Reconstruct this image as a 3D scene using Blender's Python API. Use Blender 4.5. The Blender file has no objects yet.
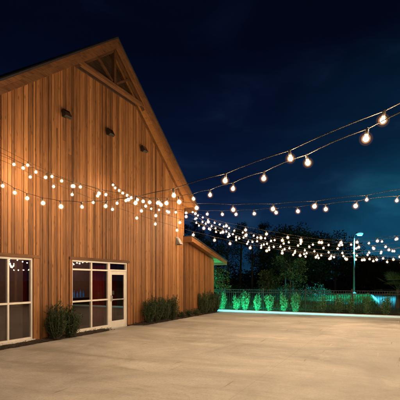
import bpy, bmesh, math, random
import numpy as np
from mathutils import Vector, Matrix, Quaternion

sc = bpy.context.scene
COL = sc.collection
R = math.radians
F = 400.0          # focal length in photo pixels (photo is 400 wide)
EYE = 1.75
HZ = 280.0         # horizon row

# ---------------------------------------------------------------- basic helpers
def tag(o, label=None, cat=None, group=None, kind=None):
    if label: o['label'] = label
    if cat: o['category'] = cat
    if group: o['group'] = group
    if kind: o['kind'] = kind
    return o

def empty(name, loc=(0, 0, 0), rz=0.0, label=None, cat=None, group=None):
    o = bpy.data.objects.new(name, None)
    o.empty_display_size = 0.2
    COL.objects.link(o)
    o.location = loc
    o.rotation_euler = (0, 0, rz)
    return tag(o, label, cat, group)

class MB:
    def __init__(s):
        s.v = []; s.f = []; s.tone = []; s.smooth = False
    def quad_strip(s): pass
    def add(s, vs, fs, tone=0.5):
        b = len(s.v)
        s.v.extend([tuple(p) for p in vs])
        for f in fs:
            s.f.append([b + i for i in f]); s.tone.append(tone)
    def box(s, x0, x1, y0, y1, z0, z1, tone=0.5):
        vs = [(x0,y0,z0),(x1,y0,z0),(x1,y1,z0),(x0,y1,z0),(x0,y0,z1),(x1,y0,z1),(x1,y1,z1),(x0,y1,z1)]
        s.add(vs, BOXF, tone)
    def prism(s, poly, y0, y1, tone=0.5):
        """poly: list of (x,z) counter-clockwise seen from -y; extruded y0..y1"""
        n = len(poly)
        vs = [(x, y0, z) for x, z in poly] + [(x, y1, z) for x, z in poly]
        fs = [list(range(n)), list(range(2*n-1, n-1, -1))]
        for i in range(n):
            j = (i+1) % n
            fs.append([j, i, n+i, n+j])
        s.add(vs, fs, tone)
    def bar(s, a, b, w, h, up=(0,0,1), tone=0.5):
        a = Vector(a); b = Vector(b); d = (b-a).normalized()
        u = Vector(up)
        side = d.cross(u)
        if side.length < 1e-4: side = d.cross(Vector((1,0,0)))
        side.normalize(); u = side.cross(d).normalized()
        vs = []
        for p in (a, b):
            for sx, sz in ((-1,-1),(1,-1),(1,1),(-1,1)):
                vs.append(p + side*(sx*w/2) + u*(sz*h/2))
        s.add(vs, [[3,2,1,0],[4,5,6,7],[0,1,5,4],[1,2,6,5],[2,3,7,6],[3,0,4,7]], tone)
    def tube(s, pts, rad, n=8, cap=True, tone=0.5):
        pts = [Vector(p) for p in pts]
        rads = rad if isinstance(rad, (list, tuple)) else [rad]*len(pts)
        b = len(s.v); ref = None
        for i, p in enumerate(pts):
            d = (pts[min(i+1, len(pts)-1)] - pts[max(i-1, 0)]).normalized()
            if ref is None:
                ref = d.cross(Vector((0,0,1)))
                if ref.length < 1e-3: ref = d.cross(Vector((1,0,0)))
            ref = (ref - d*ref.dot(d)).normalized()
            o2 = d.cross(ref)
            for k in range(n):
                a = 2*math.pi*k/n
                s.v.append(tuple(p + (ref*math.cos(a) + o2*math.sin(a))*rads[i]))
        for i in range(len(pts)-1):
            for k in range(n):
                k2 = (k+1) % n
                s.f.append([b+i*n+k, b+i*n+k2, b+(i+1)*n+k2, b+(i+1)*n+k]); s.tone.append(tone)
        if cap:
            s.f.append([b+k for k in range(n)][::-1]); s.tone.append(tone)
            s.f.append([b+(len(pts)-1)*n+k for k in range(n)]); s.tone.append(tone)
    def lathe(s, prof, n=12, tone=0.5):
        """prof: list of (r,z) bottom..top around z axis"""
        b = len(s.v)
        for r, z in prof:
            for k in range(n):
                a = 2*math.pi*k/n
                s.v.append((r*math.cos(a), r*math.sin(a), z))
        for i in range(len(prof)-1):
            for k in range(n):
                k2 = (k+1) % n
                s.f.append([b+i*n+k, b+i*n+k2, b+(i+1)*n+k2, b+(i+1)*n+k]); s.tone.append(tone)
        s.f.append([b+k for k in range(n)][::-1]); s.tone.append(tone)
        s.f.append([b+(len(prof)-1)*n+k for k in range(n)]); s.tone.append(tone)
    def mesh(s, name):
        me = bpy.data.meshes.new(name)
        me.from_pydata(s.v, [], s.f)
        at = me.attributes.new('tone', 'FLOAT', 'FACE')
        at.data.foreach_set('value', s.tone)
        if s.smooth:
            me.polygons.foreach_set('use_smooth', [True]*len(me.polygons))
        me.update()
        return me
    def build(s, name, mat, parent=None, smooth=None, bevel=0.0, loc=None):
        if smooth is not None: s.smooth = smooth
        o = bpy.data.objects.new(name, s.mesh(name))
        COL.objects.link(o)
        if mat: o.data.materials.append(mat)
        if parent: o.parent = parent
        if loc: o.location = loc
        if bevel:
            m = o.modifiers.new('bevel', 'BEVEL'); m.width = bevel; m.segments = 2; m.limit_method = 'ANGLE'
        return o
BOXF = [[3,2,1,0],[4,5,6,7],[0,1,5,4],[1,2,6,5],[2,3,7,6],[3,0,4,7]]

def leaf(m, p, d, up, L, w, tone):
    d = d.normalized(); s = d.cross(up)
    if s.length < 1e-3: s = d.cross(Vector((1, 0, 0)))
    s.normalize(); nrm = s.cross(d)
    a = p; b = p + d*L*0.5 + s*w*0.5 + nrm*w*0.18; c = p + d*L; e = p + d*L*0.5 - s*w*0.5 + nrm*w*0.18
    i = len(m.v)
    m.v += [tuple(a), tuple(b), tuple(c), tuple(e)]
    m.f += [[i, i+1, i+2, i+3]]; m.tone += [tone]
def rvec(rg):
    while True:
        v = Vector((rg.uniform(-1, 1), rg.uniform(-1, 1), rg.uniform(-1, 1)))
        if 0.01 < v.length < 1: return v

# ---------------------------------------------------------------- barn frame
TH = math.atan(196.0/F)                      # wall direction right of the view axis
U = Vector((math.sin(TH), math.cos(TH), 0))  # along the front wall, away from the camera
N = Vector((math.cos(TH), -math.sin(TH), 0)) # out of the front wall, onto the patio
DW = 9.19
P0 = -N*DW
TC = 11.19
BRZ = math.atan2(U.y, U.x)
def W(t, o, h=0.0):
    p = P0 + U*t + N*o
    return Vector((p.x, p.y, h))

# ---------------------------------------------------------------- materials
def newmat(name):
    m = bpy.data.materials.new(name); m.use_nodes = True
    nt = m.node_tree
    b = nt.nodes['Principled BSDF']
    return m, nt, b
def nd(nt, t, **kw):
    n = nt.nodes.new(t)
    for k, v in kw.items():
        if k.startswith('i_'):
            n.inputs[k[2:].replace('_', ' ')].default_value = v
        else: setattr(n, k, v)
    return n
def ramp(nt, stops):
    r = nt.nodes.new('ShaderNodeValToRGB')
    e = r.color_ramp.elements
    while len(e) < len(stops): e.new(0.5)
    for x, (p, c) in zip(e, stops):
        x.position = p; x.color = (c[0], c[1], c[2], 1) if len(c) == 3 else c
    return r
def mixc(nt, fac, a, b, mode='MIX'):
    m = nt.nodes.new('ShaderNodeMix'); m.data_type = 'RGBA'; m.blend_type = mode
    for sock, v in ((m.inputs[0], fac), (m.inputs[6], a), (m.inputs[7], b)):
        if hasattr(v, 'is_linked'): nt.links.new(v, sock)
        elif isinstance(v, (int, float)): sock.default_value = v
        else: sock.default_value = (v[0], v[1], v[2], 1)
    return m.outputs[2]
def coords(nt, scale=(1,1,1), src='Object', rot=(0,0,0)):
    tc = nt.nodes.new('ShaderNodeTexCoord'); mp = nt.nodes.new('ShaderNodeMapping')
    mp.inputs['Scale'].default_value = scale; mp.inputs['Rotation'].default_value = rot
    nt.links.new(tc.outputs[src], mp.inputs['Vector'])
    return mp.outputs['Vector']
def noise(nt, vec, scale, detail=4, rough=0.55, dist=0.0):
    n = nd(nt, 'ShaderNodeTexNoise'); n.inputs['Scale'].default_value = scale
    n.inputs['Detail'].default_value = detail; n.inputs['Roughness'].default_value = rough
    n.inputs['Distortion'].default_value = dist
    nt.links.new(vec, n.inputs['Vector'])
    return n.outputs['Fac']
def bump(nt, b, h, strength, dist):
    bm = nd(nt, 'ShaderNodeBump'); bm.inputs['Strength'].default_value = strength
    bm.inputs['Distance'].default_value = dist
    nt.links.new(h, bm.inputs['Height']); nt.links.new(bm.outputs['Normal'], b.inputs['Normal'])

def plain(name, col, rough=0.5, metal=0.0, var=0.15, scale=6.0):
    m, nt, b = newmat(name)
    v = coords(nt)
    f = noise(nt, v, scale, 5)
    lo = tuple(c*(1-var) for c in col); hi = tuple(min(1, c*(1+var)) for c in col)
    r = ramp(nt, [(0.3, lo), (0.7, hi)])
    nt.links.new(f, r.inputs[0]); nt.links.new(r.outputs[0], b.inputs['Base Color'])
    b.inputs['Roughness'].default_value = rough; b.inputs['Metallic'].default_value = metal
    return m

def wood(name, lo, mid, hi, gscale=(9, 9, 0.55), tonew=0.55, along='z'):
    """board wood: per-board tone, long grain, knots"""
    m, nt, b = newmat(name)
    at = nd(nt, 'ShaderNodeAttribute', attribute_name='tone')
    tc = nt.nodes.new('ShaderNodeTexCoord')
    # shift the grain per board
    add = nd(nt, 'ShaderNodeVectorMath', operation='ADD')
    mul = nd(nt, 'ShaderNodeVectorMath', operation='SCALE'); mul.inputs['Scale'].default_value = 37.0
    comb = nd(nt, 'ShaderNodeCombineXYZ')
    nt.links.new(at.outputs['Fac'], comb.inputs[2]); nt.links.new(at.outputs['Fac'], comb.inputs[1])
    nt.links.new(comb.outputs[0], mul.inputs[0])
    nt.links.new(tc.outputs['Object'], add.inputs[0]); nt.links.new(mul.outputs[0], add.inputs[1])
    mp = nd(nt, 'ShaderNodeMapping'); mp.inputs['Scale'].default_value = gscale
    nt.links.new(add.outputs[0], mp.inputs['Vector'])
    g = noise(nt, mp.outputs[0], 3.0, 6, 0.6, 0.6)
    mp2 = nd(nt, 'ShaderNodeMapping'); mp2.inputs['Scale'].default_value = tuple(0.18*x for x in gscale)
    nt.links.new(add.outputs[0], mp2.inputs['Vector'])
    g2 = noise(nt, mp2.outputs[0], 3.0, 3, 0.5)
    mth = nd(nt, 'ShaderNodeMath', operation='MULTIPLY_ADD'); mth.inputs[1].default_value = tonew
    nt.links.new(at.outputs['Fac'], mth.inputs[0])
    m2 = nd(nt, 'ShaderNodeMath', operation='MULTIPLY_ADD'); m2.inputs[1].default_value = 0.55; m2.inputs[2].default_value = -0.21
    nt.links.new(g, m2.inputs[0]); 
    m3 = nd(nt, 'ShaderNodeMath', operation='MULTIPLY_ADD'); m3.inputs[1].default_value = 0.35
    nt.links.new(g2, m3.inputs[0]); nt.links.new(m2.outputs[0], m3.inputs[2])
    nt.links.new(m3.outputs[0], mth.inputs[2])
    r = ramp(nt, [(0.25, lo), (0.62, mid), (0.95, hi)])
    nt.links.new(mth.outputs[0], r.inputs[0])
    # knots
    vor = nd(nt, 'ShaderNodeTexVoronoi'); vor.inputs['Scale'].default_value = 1.0
    mp3 = nd(nt, 'ShaderNodeMapping')
    mp3.inputs['Scale'].default_value = (8, 8, 2.6) if along == 'z' else (1.8, 5, 5)
    nt.links.new(add.outputs[0], mp3.inputs['Vector']); nt.links.new(mp3.outputs[0], vor.inputs['Vector'])
    kr = ramp(nt, [(0.07, (1,1,1)), (0.20, (0,0,0))])
    nt.links.new(vor.outputs['Distance'], kr.inputs[0])
    km = nd(nt, 'ShaderNodeMath', operation='MULTIPLY'); km.inputs[1].default_value = 0.62
    nt.links.new(kr.outputs[0], km.inputs[0])
    c = mixc(nt, km.outputs[0], r.outputs[0], tuple(x*0.35 for x in lo))
    nt.links.new(c, b.inputs['Base Color'])
    b.inputs['Roughness'].default_value = 0.62
    b.inputs['Specular IOR Level'].default_value = 0.3
    # fine dark grain lines and weather streaks
    mp4 = nd(nt, 'ShaderNodeMapping'); mp4.inputs['Scale'].default_value = tuple(x*(7 if x > 2 else 1.6) for x in gscale)
    nt.links.new(add.outputs[0], mp4.inputs['Vector'])
    g4 = noise(nt, mp4.outputs[0], 2.0, 4, 0.65, 0.3)
    r4 = ramp(nt, [(0.34, (0.42, 0.38, 0.36)), (0.52, (1, 1, 1)), (0.75, (1.12, 1.1, 1.05))]); nt.links.new(g4, r4.inputs[0])
    c = mixc(nt, 0.75, c, r4.outputs[0], 'MULTIPLY')
    nt.links.new(c, b.inputs['Base Color'])
    bump(nt, b, g4, 0.45, 0.006)
    return m

def emit(name, col, strength, base=(0.8, 0.8, 0.8)):
    m, nt, b = newmat(name)
    b.inputs['Base Color'].default_value = (*base, 1)
    b.inputs['Emission Color'].default_value = (*col, 1)
    b.inputs['Emission Strength'].default_value = strength
    return m

def leafmat(name, lo, hi, rough=0.5, trans=0.25):
    m, nt, b = newmat(name)
    at = nd(nt, 'ShaderNodeAttribute', attribute_name='tone')
    r = ramp(nt, [(0.0, lo), (1.0, hi)])
    nt.links.new(at.outputs['Fac'], r.inputs[0])
    nt.links.new(r.outputs[0], b.inputs['Base Color'])
    b.inputs['Roughness'].default_value = rough
    tr = nd(nt, 'ShaderNodeBsdfTranslucent')
    nt.links.new(r.outputs[0], tr.inputs['Color'])
    mx = nd(nt, 'ShaderNodeMixShader'); mx.inputs[0].default_value = trans
    out = nt.nodes['Material Output']
    nt.links.new(b.outputs[0], mx.inputs[1]); nt.links.new(tr.outputs[0], mx.inputs[2])
    nt.links.new(mx.outputs[0], out.inputs['Surface'])
    return m

M = {}
M['siding'] = wood('cedar_siding', (0.085, 0.035, 0.012), (0.335, 0.150, 0.054), (0.56, 0.315, 0.135), tonew=0.47)
M['fascia'] = wood('fascia_wood', (0.09, 0.038, 0.014), (0.22, 0.10, 0.036), (0.34, 0.17, 0.065), gscale=(0.7, 9, 2.5), along='x')
M['soffit'] = wood('soffit_wood', (0.28, 0.125, 0.042), (0.46, 0.225, 0.08), (0.55, 0.29, 0.115), gscale=(0.8, 9, 0.8), along='x')
M['beam'] = wood('truss_wood', (0.05, 0.022, 0.008), (0.14, 0.065, 0.024), (0.22, 0.105, 0.04), gscale=(0.7, 9, 4), along='x')
M['peak_boards'] = plain('dark_peak_wood', (0.05, 0.026, 0.012), 0.7, 0, 0.3, 8)
M['post'] = wood('post_wood', (0.10, 0.06, 0.03), (0.22, 0.14, 0.07), (0.3, 0.2, 0.1))
M['backing'] = plain('wall_sheathing', (0.035, 0.018, 0.008), 0.9)
M['shingle'] = plain('roof_metal', (0.045, 0.042, 0.042), 0.55, 0.3)
M['frame'] = plain('window_aluminium', (0.70, 0.675, 0.63), 0.42, 0.0, 0.06)
M['dark_metal'] = plain('dark_bronze_metal', (0.025, 0.022, 0.02), 0.45, 0.4)
M['fence_metal'] = plain('fence_black_metal', (0.014, 0.014, 0.015), 0.85, 0.0)
M['grey_metal'] = plain('galvanised_metal', (0.30, 0.31, 0.32), 0.5, 0.3)
M['lamp_pole'] = plain('lamp_pole_paint', (0.16, 0.17, 0.17), 0.7)
M['steel'] = plain('brushed_steel', (0.6, 0.58, 0.55), 0.3, 0.9)
M['interior'] = plain('interior_wall_paint', (0.16, 0.11, 0.085), 0.8)
M['interior_floor'] = plain('interior_floor_concrete', (0.09, 0.07, 0.055), 0.35)
M['curtain'] = plain('red_drape_fabric', (0.30, 0.022, 0.024), 0.85, 0, 0.2, 3)
M['counter'] = plain('dark_counter', (0.05, 0.03, 0.02), 0.4)
M['cable'] = plain('cable_rubber', (0.05, 0.042, 0.034), 0.95)
M['cable'].node_tree.nodes['Principled BSDF'].inputs['Specular IOR Level'].default_value = 0.05
M['socket'] = plain('socket_plastic', (0.04, 0.035, 0.03), 0.5)
M['bark'] = plain('bark', (0.075, 0.055, 0.04), 0.9, 0, 0.4, 12)
M['leaf_shrub'] = leafmat('podocarpus_leaf', (0.010, 0.026, 0.008), (0.045, 0.09, 0.025))
M['leaf_bed'] = leafmat('bed_shrub_leaf', (0.02, 0.075, 0.030), (0.07, 0.23, 0.085))
M['leaf_oak'] = leafmat('oak_leaf', (0.012, 0.022, 0.008), (0.05, 0.08, 0.025))
M['leaf_pine'] = leafmat('pine_needles', (0.010, 0.02, 0.010), (0.035, 0.055, 0.025))
M['leaf_near'] = leafmat('young_tree_leaf', (0.02, 0.045, 0.015), (0.09, 0.15, 0.045))

# string-light bulbs: lit core inside amber volumes that paint a glow around it
BULB = (1.0, 0.69, 0.41)
M['bulb_small'] = emit('lit_bulb_small', BULB, 1300)
M['bulb_large'] = emit('lit_bulb_large', BULB, 310)
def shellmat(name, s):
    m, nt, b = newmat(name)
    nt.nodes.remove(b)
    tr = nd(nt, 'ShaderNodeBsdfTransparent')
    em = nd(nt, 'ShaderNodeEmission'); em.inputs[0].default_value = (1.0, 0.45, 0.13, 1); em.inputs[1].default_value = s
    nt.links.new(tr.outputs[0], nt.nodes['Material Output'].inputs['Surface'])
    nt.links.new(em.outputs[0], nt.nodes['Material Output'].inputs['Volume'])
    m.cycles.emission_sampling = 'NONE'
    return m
M['shell_small'] = shellmat('amber_glow_halo', 0.9)
M['shell_large'] = shellmat('amber_glow_halo', 1.0)
M['inner_small'] = shellmat('amber_inner_halo', 15.0)
M['inner_large'] = shellmat('amber_inner_halo', 11.0)
M['teal_lens'] = emit('teal_led_lens', (0.03, 0.90, 0.80), 20)
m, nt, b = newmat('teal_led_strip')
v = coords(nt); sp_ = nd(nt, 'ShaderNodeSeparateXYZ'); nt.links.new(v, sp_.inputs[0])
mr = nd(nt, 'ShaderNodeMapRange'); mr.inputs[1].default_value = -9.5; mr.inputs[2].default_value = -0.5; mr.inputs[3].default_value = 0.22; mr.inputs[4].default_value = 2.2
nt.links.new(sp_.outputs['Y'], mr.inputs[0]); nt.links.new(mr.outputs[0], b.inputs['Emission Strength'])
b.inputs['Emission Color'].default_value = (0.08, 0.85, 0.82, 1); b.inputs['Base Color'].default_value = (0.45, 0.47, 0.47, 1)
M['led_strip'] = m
M['lamp_lens'] = emit('street_led_lens', (0.03, 0.62, 1.0), 7.0)
M['lamp_led'] = emit('street_led_array', (0.10, 0.62, 1.0), 30)
M['ceiling_led'] = emit('dim_ceiling_lamp', (1.0, 0.55, 0.40), 110)
M['blue_glow'] = emit('blue_glow_glass', (0.06, 0.40, 0.9), 0.16, (0.05, 0.2, 0.5))  # bottles emit their own blue glow, with no lamp behind them

def glassmat():
    m, nt, b = newmat('window_glass')
    nt.nodes.remove(b)
    tr = nd(nt, 'ShaderNodeBsdfTransparent'); tr.inputs[0].default_value = (0.72, 0.70, 0.68, 1)
    gl = nd(nt, 'ShaderNodeBsdfGlossy'); gl.inputs['Roughness'].default_value = 0.015
    gl.inputs['Color'].default_value = (0.9, 0.9, 0.9, 1)
    fr = nd(nt, 'ShaderNodeFresnel'); fr.inputs[0].default_value = 1.75
    v = coords(nt)
    bm = nd(nt, 'ShaderNodeBump'); bm.inputs['Strength'].default_value = 0.012; bm.inputs['Distance'].default_value = 0.02
    nt.links.new(noise(nt, v, 1.4, 1), bm.inputs['Height'])
    nt.links.new(bm.outputs[0], gl.inputs['Normal'])
    mx = nd(nt, 'ShaderNodeMixShader')
    ge = nd(nt, 'ShaderNodeNewGeometry'); io = nd(nt, 'ShaderNodeMix'); io.inputs[2].default_value = 1.6; io.inputs[3].default_value = 1/1.6
    nt.links.new(ge.outputs['Backfacing'], io.inputs[0]); nt.links.new(io.outputs[0], fr.inputs[0])
    nt.links.new(fr.outputs[0], mx.inputs[0]); nt.links.new(tr.outputs[0], mx.inputs[1]); nt.links.new(gl.outputs[0], mx.inputs[2])
    nt.links.new(mx.outputs[0], nt.nodes['Material Output'].inputs['Surface'])
    return m
M['glass'] = glassmat()

def concrete():
    m, nt, b = newmat('patio_concrete')
    v = coords(nt, (1,1,1), 'Object')
    big = noise(nt, v, 0.35, 8, 0.7, 0.6)
    vs = coords(nt, (1.7, 0.42, 1), 'Object', (0, 0, R(20)))
    streak = noise(nt, vs, 0.8, 9, 0.72, 0.5)
    fine = noise(nt, v, 22, 4, 0.7)
    speck = noise(nt, v, 75, 3, 0.7)
    r1 = ramp(nt, [(0.25, (0.24, 0.227, 0.202)), (0.5, (0.43, 0.413, 0.375)), (0.75, (0.60, 0.578, 0.525))])
    nt.links.new(big, r1.inputs[0])
    r2 = ramp(nt, [(0.32, (0.55, 0.52, 0.48)), (0.46, (0.84, 0.825, 0.80)), (0.55, (1, 1, 1)), (0.75, (1.0, 0.99, 0.97))])
    nt.links.new(streak, r2.inputs[0])
    c = mixc(nt, 0.9, r1.outputs[0], r2.outputs[0], 'MULTIPLY')
    r3 = ramp(nt, [(0.3, (0.62, 0.6, 0.58)), (0.55, (1, 1, 1))])
    nt.links.new(fine, r3.inputs[0])
    c = mixc(nt, 0.55, c, r3.outputs[0], 'MULTIPLY')
    r4 = ramp(nt, [(0.30, (0.38, 0.36, 0.34)), (0.45, (1, 1, 1)), (0.62, (1, 1, 1)), (0.74, (1.25, 1.24, 1.22))])
    nt.links.new(speck, r4.inputs[0])
    c = mixc(nt, 0.7, c, r4.outputs[0], 'MULTIPLY')
    # dark spill stains and pale patches with shapes of their own
    st = noise(nt, v, 0.7, 7, 0.68, 0.8)
    r5 = ramp(nt, [(0.62, (0,0,0)), (0.74, (1,1,1))])
    nt.links.new(st, r5.inputs[0])
    f5 = nd(nt, 'ShaderNodeMath', operation='MULTIPLY'); f5.inputs[1].default_value = 0.6
    nt.links.new(r5.outputs[0], f5.inputs[0])
    c = mixc(nt, f5.outputs[0], c, (0.22, 0.195, 0.16))
    vp = coords(nt, (1,1,1), 'Object', (0,0,R(40)))
    st2 = noise(nt, vp, 0.9, 8, 0.7, 0.6)
    r6 = ramp(nt, [(0.60, (0,0,0)), (0.72, (1,1,1))]); nt.links.new(st2, r6.inputs[0])
    f6 = nd(nt, 'ShaderNodeMath', operation='MULTIPLY'); f6.inputs[1].default_value = 0.5
    nt.links.new(r6.outputs[0], f6.inputs[0])
    c = mixc(nt, f6.outputs[0], c, (0.62, 0.59, 0.53))
    # scuffs: short dark drag marks and pale scrapes
    for (ang, th, colr, amt) in ((12, 0.69, (0.16, 0.14, 0.115), 0.7), (-28, 0.71, (0.62, 0.60, 0.55), 0.55)):
        sv = coords(nt, (0.55, 9.0, 1), 'Object', (0, 0, R(ang)))
        sn = noise(nt, sv, 1.0, 3, 0.5, 0.3)
        rs = ramp(nt, [(th, (0, 0, 0)), (th+0.03, (1, 1, 1))]); nt.links.new(sn, rs.inputs[0])
        fs_ = nd(nt, 'ShaderNodeMath', operation='MULTIPLY'); fs_.inputs[1].default_value = amt
        nt.links.new(rs.outputs[0], fs_.inputs[0])
        c = mixc(nt, fs_.outputs[0], c, colr)
    # sawn control joints
    bk = nd(nt, 'ShaderNodeTexBrick', offset=0.0); bk.inputs['Scale'].default_value = 1.0; bk.inputs['Brick Width'].default_value = 6.1
    bk.inputs['Row Height'].default_value = 5.3; bk.inputs['Mortar Size'].default_value = 0.006; bk.inputs['Mortar Smooth'].default_value = 0.3
    jv = coords(nt, (1, 1, 1), 'Object'); jv.node.inputs['Location'].default_value = (2.4, 1.7, 0)
    nt.links.new(jv, bk.inputs['Vector'])
    jf = nd(nt, 'ShaderNodeMath', operation='MULTIPLY'); jf.inputs[1].default_value = 0.4; nt.links.new(bk.outputs['Fac'], jf.inputs[0])
    c = mixc(nt, jf.outputs[0], c, (0.12, 0.105, 0.09))
    # hairline cracks
    vo = nd(nt, 'ShaderNodeTexVoronoi', feature='DISTANCE_TO_EDGE'); vo.inputs['Scale'].default_value = 0.16
    wob = nd(nt, 'ShaderNodeTexNoise'); wob.inputs['Scale'].default_value = 1.3; wob.inputs['Detail'].default_value = 5
    nt.links.new(v, wob.inputs['Vector'])
    va = nd(nt, 'ShaderNodeVectorMath', operation='ADD'); nt.links.new(v, va.inputs[0]); nt.links.new(wob.outputs['Color'], va.inputs[1])
    nt.links.new(va.outputs[0], vo.inputs['Vector'])
    r7 = ramp(nt, [(0.0, (1,1,1)), (0.0035, (0,0,0))]); nt.links.new(vo.outputs['Distance'], r7.inputs[0])
    f7 = nd(nt, 'ShaderNodeMath', operation='MULTIPLY'); f7.inputs[1].default_value = 0.18
    nt.links.new(r7.outputs[0], f7.inputs[0])
    c = mixc(nt, f7.outputs[0], c, (0.12, 0.10, 0.08))
    nt.links.new(c, b.inputs['Base Color'])
    rr = ramp(nt, [(0.3, (0.45,)*3), (0.7, (0.7,)*3)]); nt.links.new(streak, rr.inputs[0])
    nt.links.new(rr.outputs[0], b.inputs['Roughness'])
    bump(nt, b, fine, 0.5, 0.006)
    return m
M['concrete'] = concrete()
M['kerb'] = plain('kerb_concrete', (0.46, 0.46, 0.45), 0.8, 0, 0.2, 9)

def mulchmat(name, lo, hi, sc_=60):
    m, nt, b = newmat(name)
    v = coords(nt)
    f = noise(nt, v, sc_, 5, 0.7)
    r = ramp(nt, [(0.3, lo), (0.75, hi)]); nt.links.new(f, r.inputs[0])
    nt.links.new(r.outputs[0], b.inputs['Base Color']); b.inputs['Roughness'].default_value = 0.95
    bump(nt, b, f, 0.8, 0.03)
    return m
M['mulch'] = mulchmat('mulch', (0.012, 0.008, 0.005), (0.06, 0.04, 0.025))
M['lawn'] = mulchmat('lawn_grass', (0.025, 0.05, 0.012), (0.09, 0.16, 0.04), 9)
M['asphalt'] = mulchmat('asphalt', (0.045, 0.05, 0.055), (0.10, 0.105, 0.11), 3)
M['blade'] = leafmat('grass_blade', (0.03, 0.07, 0.015), (0.10, 0.19, 0.05))

# ---------------------------------------------------------------- ground
def poly_sheet(name, pts, z, mat, label=None):
    m = MB(); m.add([(p[0], p[1], z) for p in pts], [list(range(len(pts)))])
    o = m.build(name, mat); o['kind'] = 'structure'
    return o
poly_sheet('ground', [(-700,-200),(700,-200),(700,900),(-700,900)], -0.03, M['lawn'])
T_EDGE = 20.4
pts = [W(-25, 0), W(-25, 30), W(T_EDGE, 30), W(T_EDGE, 0)]
# slab with a thickness and tooled joints: separate pours 2 mm apart in height with a 12 mm groove
def slab():
    m = MB()
    ts = [-25, T_EDGE]
    os_ = [0.0, 30]
    g = 0.003
    for i in range(len(ts)-1):
        for j in range(len(os_)-1):
            a, b2, c, d = ts[i]+g, ts[i+1]-g, os_[j]+g, os_[j+1]-g
            if i == len(ts)-2: b2 = ts[i+1]
            if j == 0: c = os_[0]
            x0, x1 = a-TC, b2-TC
            m.box(x0, x1, -d, -c, -0.12, 0.0)
    o = m.build('patio', M['concrete'], bevel=0.004)
    o.location = P0 + U*TC; o.rotation_euler = (0, 0, BRZ)
    o['kind'] = 'structure'
    return o
slab()
BO = P0 + U*TC   # barn origin

def inbarn(name, m, mat, kind=None, **kw):
    o = m.build(name, mat, **kw); o.location = BO; o.rotation_euler = (0, 0, BRZ)
    if kind: o['kind'] = kind
    return o
m = MB(); m.box(T_EDGE-TC+0.002, T_EDGE-TC+0.26, -30, 0.0, -0.1, 0.11)
inbarn('kerb', m, M['kerb'], 'structure', bevel=0.015)
m = MB(); m.box(T_EDGE-TC+0.26, T_EDGE-TC+1.75, -30, 8.0, -0.1, 0.05)
inbarn('planting_bed', m, M['mulch'], 'structure')
def bedstrip(t0, t1, w):
    m = MB(); rng = random.Random(int(t0*7)); n = int((t1-t0)/0.12)
    vs = []; fs = []
    for i in range(n+1):
        x = t0 + (t1-t0)*i/n - TC
        tp = math.sqrt(max(0.02, min(1, (x+TC-t0)/0.35, (t1-x-TC)/0.35)))
        e = (w + rng.uniform(-0.035, 0.035))*tp
        vs += [(x, -0.012, (0.045+rng.uniform(0, 0.02))*tp), (x, -e*0.55, (0.06+rng.uniform(-0.01, 0.03))*tp), (x, -e, 0.002)]
    for i in range(n):
        for k in range(2):
            a = i*3+k
            fs.append([a, a+1, a+4, a+3])
    m.add(vs, fs)
    for c in range(int((t1-t0)*260)):
        x = rng.uniform(t0, t1)-TC; y = -w*rng.uniform(0.05, 1.12)
        leaf(m, Vector((x, y, 0.012 + 0.06*max(0, 1-(-y/w)) + rng.uniform(0, 0.02))), Vector((rng.uniform(-1, 1), rng.uniform(-1, 1), rng.uniform(-.2, .4))), Vector((rng.uniform(-.5, .5), rng.uniform(-.5, .5), 1)), rng.uniform(0.03, 0.08), rng.uniform(0.012, 0.025), 0.5)
    return inbarn('mulch_bed', m, M['mulch'], 'structure')
bedstrip(4.6, 11.30, 0.34)
bedstrip(12.75, T_EDGE, 0.5)

# road beyond the fence, with a kerb towards the lawn
def ground_poly(name, pts, z, mat):
    return poly_sheet(name, pts, z, mat)
ground_poly('road', [(11.5, 25.2), (60, 2), (110, 30), (60, 62), (20.5, 48.0)], -0.018, M['asphalt'])
m = MB()
a = Vector((11.5, 25.2, 0)); b = Vector((20.5, 48.0, 0))
m.bar((a.x, a.y, 0.02), (b.x, b.y, 0.02), 0.2, 0.16)
m.build('kerb', M['kerb'], bevel=0.01)['kind'] = 'structure'

# ---------------------------------------------------------------- barn
barn = empty('timber_barn', BO, BRZ, 'tall cedar clad barn with a gable front, glazed entrance and lower side wing', 'barn')
XR, XL = 16.9-TC, -(16.9-TC)       # wall corners
SL = 0.771
ZT = 10.18                         # top of the roof at the ridge
OH = 0.50
EX = 6.21                          # roof half width
def roofz(x): return ZT - SL*abs(x)
XW = T_EDGE - TC                   # wing wall end
WZ0, WSL = 3.86, 0.228             # wing roof top at x = XR, and slope
def wingz(x): return WZ0 - WSL*(x-XR)

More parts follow.
